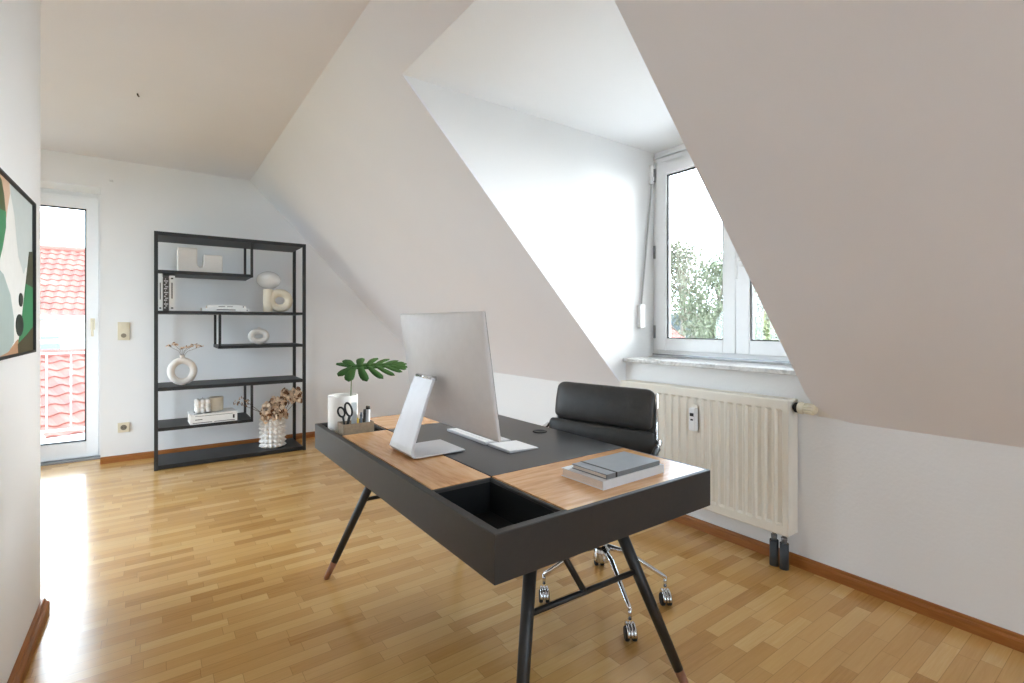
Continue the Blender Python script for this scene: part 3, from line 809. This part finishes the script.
# book with print on its cover, candles on it
t = book('book', 'thick white coffee-table book lying on the lower left shelf', .352, .25, .082, BOOKW, (.60,4.995,Z5S), radians(92), marks=[(.05,.5,.1,.16),(.55,.95,.1,.16),(.1,.9,.8,.84),(.06,.1,.3,.7),(.75,.9,.42,.5)])
m = MB()
random.seed(5)
for k in range(7):
    x = random.uniform(.03,.2); y = random.uniform(.03,.3); a = random.uniform(0,6)
    pts_ = [(x+random.uniform(.014,.03)*cos(a+2*pi*i/8), y+random.uniform(.02,.04)*sin(a+2*pi*i/8)) for i in range(8)]
    m.prism(pts_, lambda p,q:(p,q,.0822), lambda p,q:(p,q,.0826))
m.build('cover_print', INK, t)
ztop = Z5S+.0828
t = thing('bubble_candle', 'white knobbly bubble candle on the coffee-table book', 'candle', (.345,5.1,ztop))
m = MB(); r = .024
for i in range(3):
    for j in range(3):
        for k in range(3):
            if (i,j,k) != (1,1,1): m.ball(((i-1)*.038,(j-1)*.038,r+k*.036), r,r,r, 14, 9)
m.box(-.045,.045,-.045,.045,.012,.108)
m.build('wax', CERMATT, t, weld=False)
m = MB(); m.tube([(0,0,.12),(.001,0,.132)], .0012, 6); m.build('wick', INK, t)
t = thing('candle_pot', 'cream pot candle with brown lid beside the bubble candle', 'candle', (.45,5.14,ztop))
m = MB(); m.lathe([(.0001,0),(.05,0),(.056,.006),(.058,.118),(.055,.122),(.052,.118),(.05,.11),(.0001,.11)], n=32); m.build('pot', CREAMC, t)
m = MB(); m.lathe([(.0001,.111),(.049,.111),(.049,.117),(.0001,.117)], n=28); tag(m.build('lid', LEGTIP, t), 'brown wooden lid')
# bobbled vase with dried hydrangea
VX, VY = .915, 5.15
t = thing('vase', 'white bobbled vase on the bottom shelf', 'vase', (VX,VY,Z6S))
m = MB(); rows, cols = 7, 15; hh = .285; n = cols*6; kz = rows*8
vs = []; fs = []
for i in range(kz+1):
    z = hh*i/kz
    for j in range(n):
        row = z/hh*rows; ri = int(min(rows-1, row)); fr = row-ri
        ph = (j/6) % 1
        bump = (sin(pi*ph)**1.2)*(sin(pi*min(1,fr))**1.2)
        r = .088+.032*bump
        a = 2*pi*j/n; vs.append((r*cos(a), r*sin(a), z-.006*bump))
for i in range(kz):
    for j in range(n): fs.append((i*n+j,i*n+(j+1)%n,(i+1)*n+(j+1)%n,(i+1)*n+j))
m.add(vs, fs, 0, True)
m.lathe([(.0001,0),(.09,0)], n=n); m.lathe([(.09,hh),(.078,hh),(.078,.02),(.0001,.02)], n=n)
m.build('body', CERAMIC, t)
t = thing('dried_flowers', 'bushy dried beige hydrangea in the bobbled vase', 'dried flowers', (VX,VY,Z6S+.21))
random.seed(11)
ms = MB(); mb2 = MB(); mb3 = MB()
heads = [(-.07,-.07,.085,.055),(.02,-.08,.1,.06),(.08,-.05,.09,.05),(-.03,-.02,.15,.075),(.06,-.03,.13,.06),(.07,0,.21,.06),(.15,.0,.23,.065),(.2,-.01,.275,.06),(.235,-.01,.235,.05),(.02,.02,.2,.06),(-.06,-.01,.1,.05),(.11,.02,.27,.05)]
for hx_, hy_, hz_, hr in heads:
    ms.tube([(hx_*.1,hy_*.3,-.1),(hx_*.35,hy_,.06),(hx_,hy_,hz_)], [.003,.0025,.0015], 6)
    for q in range(34):
        v = Vector((random.gauss(0,1),random.gauss(0,1),random.gauss(0,1))).normalized()*hr*random.uniform(.55,1)
        st = len(mb2.v); s = random.uniform(.016,.03)
        mb2.ball((0,0,0), s, s*.7, .004, 7, 4, random.choice((0,0,0,1)))
        mb2.xform(Matrix.Translation(Vector((hx_,hy_,hz_))+v*Vector((1,.8,.8)).length*.62) @ Euler([random.uniform(0,3) for _ in range(3)]).to_matrix().to_4x4(), st)
for q in range(5):                            # loose sprig to the left
    tip = (-.2-.025*q, -.01+.006*q, .215+.02*(q%3))
    ms.tube([(-.01,0,-.1),(-.1,0,.12),tip], [.002,.0016,.001], 6)
    for k in range(7):
        st = len(mb2.v); mb2.ball((0,0,0), random.uniform(.008,.015), .006, .003, 6, 4, random.choice((0,1)))
        mb2.xform(Matrix.Translation((tip[0]+random.uniform(-.03,.03),tip[1]+random.uniform(-.02,.02),tip[2]+random.uniform(-.02,.02))) @ Euler([random.uniform(0,3) for _ in range(3)]).to_matrix().to_4x4(), st)
ms.build('stems', STEM, t); tag(mb2.build('blossoms', [DRIED, DRIEDD], t, weld=False), 'beige dried petals', kind='stuff')

# ------------------------------------------------------------------ wall fittings
t = thing('light_switch', 'beige double switch plate above the socket by the door', 'switch', (-.215,YB,1.138))
m = MB(); m.box(-.042,.042,-.009,0,-.079,.079); m.build('plate', CREAMP, t, bevel=.003)
m = MB(); m.prism([(-.0265,-.012),(.0265,-.012),(.0265,-.009),(-.0265,-.009)], lambda a,b:(a,b,.012), lambda a,b:(a,b-.003,.066)); m.build('rocker', CREAMP, t, bevel=.0015)
m = MB(); m.box(-.0265,.0265,-.0115,-.009,-.066,-.012); m.build('socket_insert', CREAMP, t, bevel=.001)
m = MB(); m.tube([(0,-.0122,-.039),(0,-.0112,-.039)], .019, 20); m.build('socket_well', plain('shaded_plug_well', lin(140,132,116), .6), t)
t = thing('wall_socket', 'single beige wall socket low between door and shelving', 'socket', (-.215,YB,.295))
m = MB(); m.box(-.042,.042,-.009,0,-.042,.042); m.build('plate', CREAMP, t, bevel=.003)
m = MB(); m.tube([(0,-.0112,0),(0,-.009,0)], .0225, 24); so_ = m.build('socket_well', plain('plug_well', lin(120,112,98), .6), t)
m = MB(); m.tube([(-.0095,-.0118,0),(-.0095,-.011,0)], .0032, 10); m.tube([(.0095,-.0118,0),(.0095,-.011,0)], .0032, 10); m.build('pin_hole', RUBBER, so_)
t = thing('wall_bracket', 'tiny white curtain bracket above the balcony door corner', 'bracket', (-.298,YB,2.435))
m = MB(); m.box(-.014,.014,-.004,0,-.03,.03); m.tube([(.008,-.004,.0),(.008,-.03,.0),(.008,-.034,.02)], .004, 8); m.tube([(-.008,-.004,.0),(-.008,-.03,.0),(-.008,-.034,.02)], .004, 8); m.build('hook', WHITEP, t)
t = thing('ceiling_cable_end', 'small dark cable stub sticking out of the ceiling', 'cable', (-.083,3.839,ZC))
m = MB(); m.tube([(0,0,0),(.002,0,-.012),(.01,0,-.018)], .0045, 8); m.build('cable_sheath', RUBBER, t)
m = MB(); m.tube([(.01,0,-.018),(.024,-.004,-.02)], .0025, 6); m.build('wire', WHITEP, t)

# picture on the near left wall
PY0, PY1, PZ0, PZ1 = 1.70, 2.482, 1.098, 1.638
t = thing('framed_picture', 'abstract green and beige picture in thin black frame on left wall', 'picture', (XL, PY0, PZ0))
lx = lambda y: y-PY0
m = MB(); ring(m, 'x', 0, PY1-PY0, 0, PZ1-PZ0, .008, .001, .032); m.build('frame', RUBBER, t, bevel=.001)
ARTC = dict(white=lin(238,238,234), olive=lin(78,92,46), green=lin(62,140,92), peach=lin(222,188,160), pale=lin(206,214,212), grey=lin(176,192,188), dol=lin(70,72,50), black=lin(24,40,30), brown=lin(74,66,36), tan=lin(190,146,110))
AM = [plain('print_'+k, v, .6, var=.02) for k, v in ARTC.items()]; AK = list(ARTC)
m = MB(); m.box(.001,.022,.008,PY1-PY0-.008,.008,PZ1-PZ0-.008, 0)
def smooth(pts, it=2):
    for _ in range(it):
        pts = [q for a,b in zip(pts, pts[1:]+pts[:1]) for q in (lerp(a,b,.25), lerp(a,b,.75))]
    return pts
lay = [0]
def shape(c, pts, sm=0):
    lay[0] += 1; d = .022+.00025*lay[0]
    pts = [(min(max(a,PY0+.008),PY1-.008), min(max(b,PZ0+.008),PZ1-.008)) for a,b in (smooth(pts,sm) if sm else pts)]
    m.prism([(a-PY0,b-PZ0) for a,b in pts], lambda a,b:(.0215,a,b), lambda a,b,d=d:(d,a,b), AK.index(c))
shape('pale', [(2.131,1.64),(2.49,1.64),(2.49,1.1),(2.40,1.1),(2.40,1.40),(2.358,1.393),(2.33,1.368),(2.25,1.42),(2.216,1.488),(2.195,1.54),(2.14,1.602)])
shape('white', [(2.36,1.36),(2.31,1.30),(2.26,1.14),(2.20,1.1),(2.12,1.1),(2.17,1.2),(2.12,1.3),(2.04,1.36),(2.06,1.45)])
shape('peach', [(1.70,1.64),(2.03,1.64),(2.122,1.634),(2.131,1.6),(2.10,1.552),(2.074,1.50),(2.0,1.50),(1.9,1.6)])
shape('olive', [(1.78,1.5),(1.9,1.64),(1.97,1.636),(2.025,1.617),(2.053,1.584),(2.076,1.53),(2.07,1.50),(1.967,1.50)])
shape('green', [(1.70,1.52),(1.967,1.527),(2.0765,1.535),(2.0765,1.488),(2.037,1.423),(1.986,1.364),(1.94,1.34),(1.85,1.3),(1.70,1.3)])
shape('grey', [(1.70,1.40),(1.88,1.38),(1.967,1.362),(2.045,1.345),(2.131,1.289),(2.177,1.217),(2.177,1.143),(2.087,1.10),(1.70,1.10)])
shape('dol', [(2.416,1.455),(2.49,1.462),(2.49,1.32),(2.358,1.335)])
shape('green', [(2.358,1.338),(2.49,1.332),(2.49,1.17),(2.303,1.139),(2.226,1.12),(2.29,1.2)])
shape('tan', [(2.235,1.15),(2.24,1.09),(1.98,1.09),(2.1,1.115)])
shape('brown', [(2.49,1.19),(2.49,1.09),(2.232,1.09),(2.226,1.135),(2.35,1.16)])
shape('black', [(2.277,1.304),(2.300,1.295),(2.306,1.281),(2.296,1.263),(2.277,1.256),(2.256,1.262),(2.248,1.278),(2.256,1.297)],1)
shape('black', [(2.256,1.234),(2.295,1.224),(2.314,1.197),(2.295,1.17),(2.256,1.158),(2.218,1.17),(2.202,1.197),(2.218,1.224)],1)
m.build('canvas', AM, t)

# ------------------------------------------------------------------ outside
GZ = -6.5
m = MB(); m.box(-90, 160, -60, 160, GZ-.5, GZ); g = m.build('ground', leafy('meadow', lin(58,66,46), lin(66,74,54), lin(76,82,62))); struct(g)

# unseen pale slab outside the window, added to bounce daylight onto the dormer ceiling
m = MB(); m.box(XW+.21, 7.3, -7, 3.9, .3, .5); m.box(7.2, 7.3, -7, 3.9, .5, .56)
struct(m.build('bounce_slab', plain('pale_bounce_slab', lin(222,222,222), .8)))
m = MB(); m.box(3.2, 13.5, -20, 30, GZ, GZ+.05); struct(m.build('bounce_ground', plain('pale_bounce_ground', lin(222,222,219), .9)))  # unseen pale ground, added to reflect daylight up into the dormer

# balcony with a slatted rail beyond the door
m = MB(); m.box(-2.3, .9, YB+.42, 7.0, -.25, -.04); o = m.build('balcony_slab', plain('concrete', lin(190,190,188), .85)); struct(o)
t = thing('balcony_railing', 'white steel balcony railing outside the glazed door', 'railing', (-.75,6.9,-.04))
RAILW = plain('white_railing_paint', lin(225,226,228), .4)
m = MB(); m.tube([(-1.5,0,1.06),(1.6,0,1.06)], .022, 12); m.box(-1.5,1.6,-.012,.012,.93,.945); m.build('top_rail', RAILW, t)
m = MB(); m.box(-1.5,1.6,-.01,.01,.13,.15); m.build('bottom_rail', RAILW, t)
for i in range(17):
    x = -1.45+i*.187
    m = MB(); m.tube([(x,0,.14),(x,0,.935)], .006, 8); m.build('baluster', RAILW, t)
for x in (-1.5,0.4,1.6):
    m = MB(); m.box(x-.018,x+.018,-.018,.018,0,1.05); m.build('rail_post', RAILW, t)

TILE = leafy('red_roof_tile', lin(96,60,56), lin(106,66,60), lin(114,76,70))
FACADE = plain('pale_facade', lin(226,222,214), .85)
GUTTER = plain('zinc_gutter', lin(150,154,158), .5, .4)
def tiled(m, origin, ua, va, L, Ws, nt_, nr_):
    """pantile field: ua along the eaves (unit), va up the slope (unit); nt_ tiles across, nr_ rows"""
    ua = Vector(ua).normalized(); va = Vector(va).normalized(); nn = ua.cross(va).normalized(); o = Vector(origin)
    sub = 6; cols = nt_*sub
    for r in range(nr_):
        vs = []; fs = []
        for k,(fr,lift) in enumerate(((0,.0),(0,.04),(1.08,.01))):
            for c in range(cols+1):
                ph = (c % sub)/sub; h = .022*sin(2*pi*ph)+.015
                vs.append(o + ua*(L*c/cols) + va*(Ws*(r+fr)/nr_) + nn*((lift+h) if k else h*.2))
        w = cols+1
        for k in range(2):
            for c in range(cols): fs.append((k*w+c,k*w+c+1,(k+1)*w+c+1,(k+1)*w+c))
        m.add(vs, fs, 0, False)
def house(name, label, loc, rz, W, Dp, wall_h, roof_h, tiles, rows, eave=.4):
    """gabled house: ridge along local x; eaves at local y = 0 and Dp"""
    t = thing(name, label, 'house', loc, rz)
    m = MB(); prof_ = [(0,0),(Dp,0),(Dp,wall_h),(Dp/2,wall_h+roof_h-.12),(0,wall_h)]
    m.prism(prof_, lambda a,b:(0,a,b), lambda a,b:(W,a,b)); m.build('walls', FACADE, t)
    sl_ = sqrt((Dp/2)**2+roof_h**2); ky, kz_ = Dp/2/sl_, roof_h/sl_
    m = MB()
    tiled(m, (-eave,-eave*ky,wall_h-eave*kz_), (1,0,0), (0,ky,kz_), W+2*eave, sl_+eave, tiles, rows)
    tiled(m, (W+eave,Dp+eave*ky,wall_h-eave*kz_), (-1,0,0), (0,-ky,kz_), W+2*eave, sl_+eave, tiles, rows)
    m.tube([(-eave,Dp/2,wall_h+roof_h+.03),(W+eave,Dp/2,wall_h+roof_h+.03)], .11, 10)
    m.build('roof', TILE, t, weld=False)
    m = MB(); m.tube([(-eave,-eave*ky-.07,wall_h-eave*kz_-.03),(W+eave,-eave*ky-.07,wall_h-eave*kz_-.03)], .07, 10); m.build('gutter', GUTTER, t)
    for i in range(3):
        x = W*(.2+.3*i)
        m = MB(); m.box(x-.5,x+.5,-.04,.02,wall_h-2.0,wall_h-.7); wf = m.build('window', UPVC, t)
        m = MB(); m.box(x-.42,x+.42,-.045,-.04,wall_h-1.92,wall_h-.78); m.build('pane', plain('dark_pane', lin(70,80,90), .1), wf)
    return t
house('house', 'far red-roofed house beyond the balcony rail', (-9.5,18.8,GZ), radians(-3), 14, 5, 8.14, 1.87, 64, 12)
house('house', 'near red-tiled low roof below the balcony', (-1.1,10.0,GZ), radians(24), 6, 4.6, 6.15, .95, 24, 9, .3)
house('house', 'orange gable roof at the corner of the dormer window', (7.98,4.15,GZ), radians(17.2), 2.8, 5.2, 5.8, 1.82, 14, 11, .2)

TREE_BARK = plain('bark', lin(110,100,88), .9)
def tree(label, x, y, ztop, crown_r, crown_h, n, leaf, mat, name='tree', seed=1, clumps=26, spread=.9, group=None):
    rr = random.Random(seed)
    h = ztop-GZ
    t = thing(name, label, name, (x,y,GZ), 0, group or ('trees beyond the dormer window' if name == 'tree' else 'bushes below the dormer window'))
    m = MB(); m.tube([(0,0,0),(.08,.05,h*.4),(.0,.1,h*.8),(.02,.05,h*.95)], [.2,.15,.07,.03], 8)
    centres = []
    for i in range(clumps):
        a = rr.uniform(0,2*pi); k = rr.random(); z = h-crown_h+crown_h*k
        w = crown_r*(1-.75*max(0,(k-.35)/.65)**1.5)*sqrt(rr.random())
        c = Vector((w*cos(a), w*sin(a), z)); centres.append(c)
        b = Vector((.02,.06,max(h*.25,z-crown_h*.25)))
        m.tube([b, (b+c)/2+Vector((0,0,-.1)), c], [.045,.03,.012], 5)
    m.build('trunk', TREE_BARK, t)
    m = MB()
    for i in range(n):
        c = rr.choice(centres)
        p = c+Vector((rr.gauss(0,.34),rr.gauss(0,.34),rr.gauss(0,.3)))*spread
        R = Euler((rr.uniform(0,6),rr.uniform(0,6),rr.uniform(0,6))).to_matrix(); s = leaf*rr.uniform(.6,1.3)
        q = [R @ Vector(v)*s+p for v in ((-1,0,0),(0,-.5,.1),(1,0,0),(0,.5,.1))]
        m.add(q, [(0,1,2,3)], 0, False)
    m.build('foliage', mat, t, weld=False)
GR1 = leafy('pale_leaves', lin(78,80,64), lin(94,95,79), lin(110,111,95))
GR2 = leafy('dark_leaves', lin(60,66,48), lin(73,79,61), lin(88,93,75))
GR3 = leafy('bush_leaves', lin(84,90,60), lin(102,108,76), lin(120,126,94))
tree('tall airy tree filling the left window sash', 17.2, 12.0, 4.3, 2.1, 5.6, 9000, .075, GR1, seed=2, clumps=60)
tree('darker tree in the middle of the left window sash', 15.0, 9.1, 3.1, 1.5, 4.6, 7000, .075, GR2, seed=3, clumps=46)
tree('slender pale tree behind the window mullion', 20.5, 10.9, 4.4, 1.3, 5.0, 2600, .09, GR1, seed=8, clumps=26)
tree('thin distant tree seen in the right window sash', 26, 13.0, 3.4, 1.5, 5.5, 2400, .12, GR1, seed=4, clumps=24)
tree('low green bush top below the right window sash', 13.5, 6.4, .95, 1.2, 2.2, 3600, .07, GR3, 'bush', seed=5, clumps=30)
tree('low dark bush top at the bottom of the left sash', 12.9, 7.7, 1.05, .95, 2.4, 4500, .075, GR2, 'bush', seed=6, clumps=30)

HILL = leafy('distant_woods', lin(60,68,72), lin(66,74,78), lin(74,82,86))
m = MB(); rr = random.Random(9); pts_ = [(-20,0)]+[(-20+i*4, 10.6+1.2*sin(i*.7)+rr.uniform(-.4,.4)) for i in range(36)]+[(120,0)]
m.prism(pts_, lambda a,b:(140,a,GZ+b), lambda a,b:(160,a,GZ+b*.6)); o = m.build('hills', HILL); struct(o)

# ------------------------------------------------------------------ light
W = bpy.data.worlds.new('sky'); S.world = W; W.use_nodes = True
nt = W.node_tree; L = nt.links.new
bg = nt.nodes['Background']
tc = N(nt, 'ShaderNodeTexCoord'); nz = N(nt, 'ShaderNodeTexNoise', Scale=2.2, Detail=5.0, Roughness=.55)
L(tc.outputs['Generated'], nz.inputs['Vector'])
rp = ramp(nt, [(.35, (.68,.82,1.0,1)), (.65, (.82,.915,1,1))]); L(nz.outputs['Fac'], rp.inputs['Fac']); L(rp.outputs['Color'], bg.inputs['Color'])
bg.inputs['Strength'].default_value = 13.0

def area(name, loc, rot, sx, sy, power=0, portal=False, col=(1,1,1)):
    l = bpy.data.lights.new(name, 'AREA'); l.shape = 'RECTANGLE'; l.size = sx; l.size_y = sy; l.energy = power; l.color = col
    if portal: l.cycles.is_portal = True
    o = bpy.data.objects.new(name, l); COL.objects.link(o); o.location = loc; o.rotation_euler = rot
    return o
area('daylight_portal_dormer', (XW+.14,(DL+DR)/2,1.67), (0,radians(90),0), 1.45, 1.2, 1, True)
area('daylight_portal_door', ((DX0+DX1)/2,YB+.44,1.18), (radians(-90),0,0), 1.0, 2.35, 1, True)
area('daylight_portal_left', (XFL-.22,(FW0+FW1)/2,(FZ0+FZ1)/2), (0,radians(-90),0), FZ1-FZ0, FW1-FW0, 1, True)
area('daylight_portal_rear', ((RW0+RW1)/2,YREAR-.22,(RZ0+RZ1)/2), (radians(90),0,0), RW1-RW0, RZ1-RZ0, 1, True)

sun = bpy.data.lights.new('dormer_fill_sun','SUN'); sun.energy = 27.0; sun.angle = radians(80); sun.color = (1,.98,.95)  # very broad sun lamp, added under an overcast sky to brighten the dormer
so2 = bpy.data.objects.new('dormer_fill_sun', sun); COL.objects.link(so2)
sd_ = Vector((.80,-.55,.10)).normalized(); so2.rotation_euler = sd_.to_track_quat('Z','Y').to_euler(); so2.location = sd_*30

# ------------------------------------------------------------------ camera
cam = bpy.data.cameras.new('camera'); co = bpy.data.objects.new('camera', cam); COL.objects.link(co)
co.location = (0,0,1.2); co.rotation_euler = (radians(90),0,-radians(35.8757))
cam.sensor_width = 36; cam.sensor_fit = 'HORIZONTAL'; cam.lens = 495/1024*36
cam.shift_x = 0; cam.shift_y = -(341.5-324)/1024
cam.clip_start = .02; cam.clip_end = 500
S.camera = co
vs_ = S.view_settings
S.display_settings.display_device = 'sRGB'
vs_.view_transform = 'Standard'; vs_.look = 'None'; vs_.gamma = 1; vs_.use_curve_mapping = False
vs_.exposure = 0.2
S.cycles.max_bounces = 14; S.cycles.diffuse_bounces = 10; S.cycles.glossy_bounces = 6; S.cycles.transparent_max_bounces = 16
S.cycles.sample_clamp_indirect = 8
S.cycles.use_denoising = True
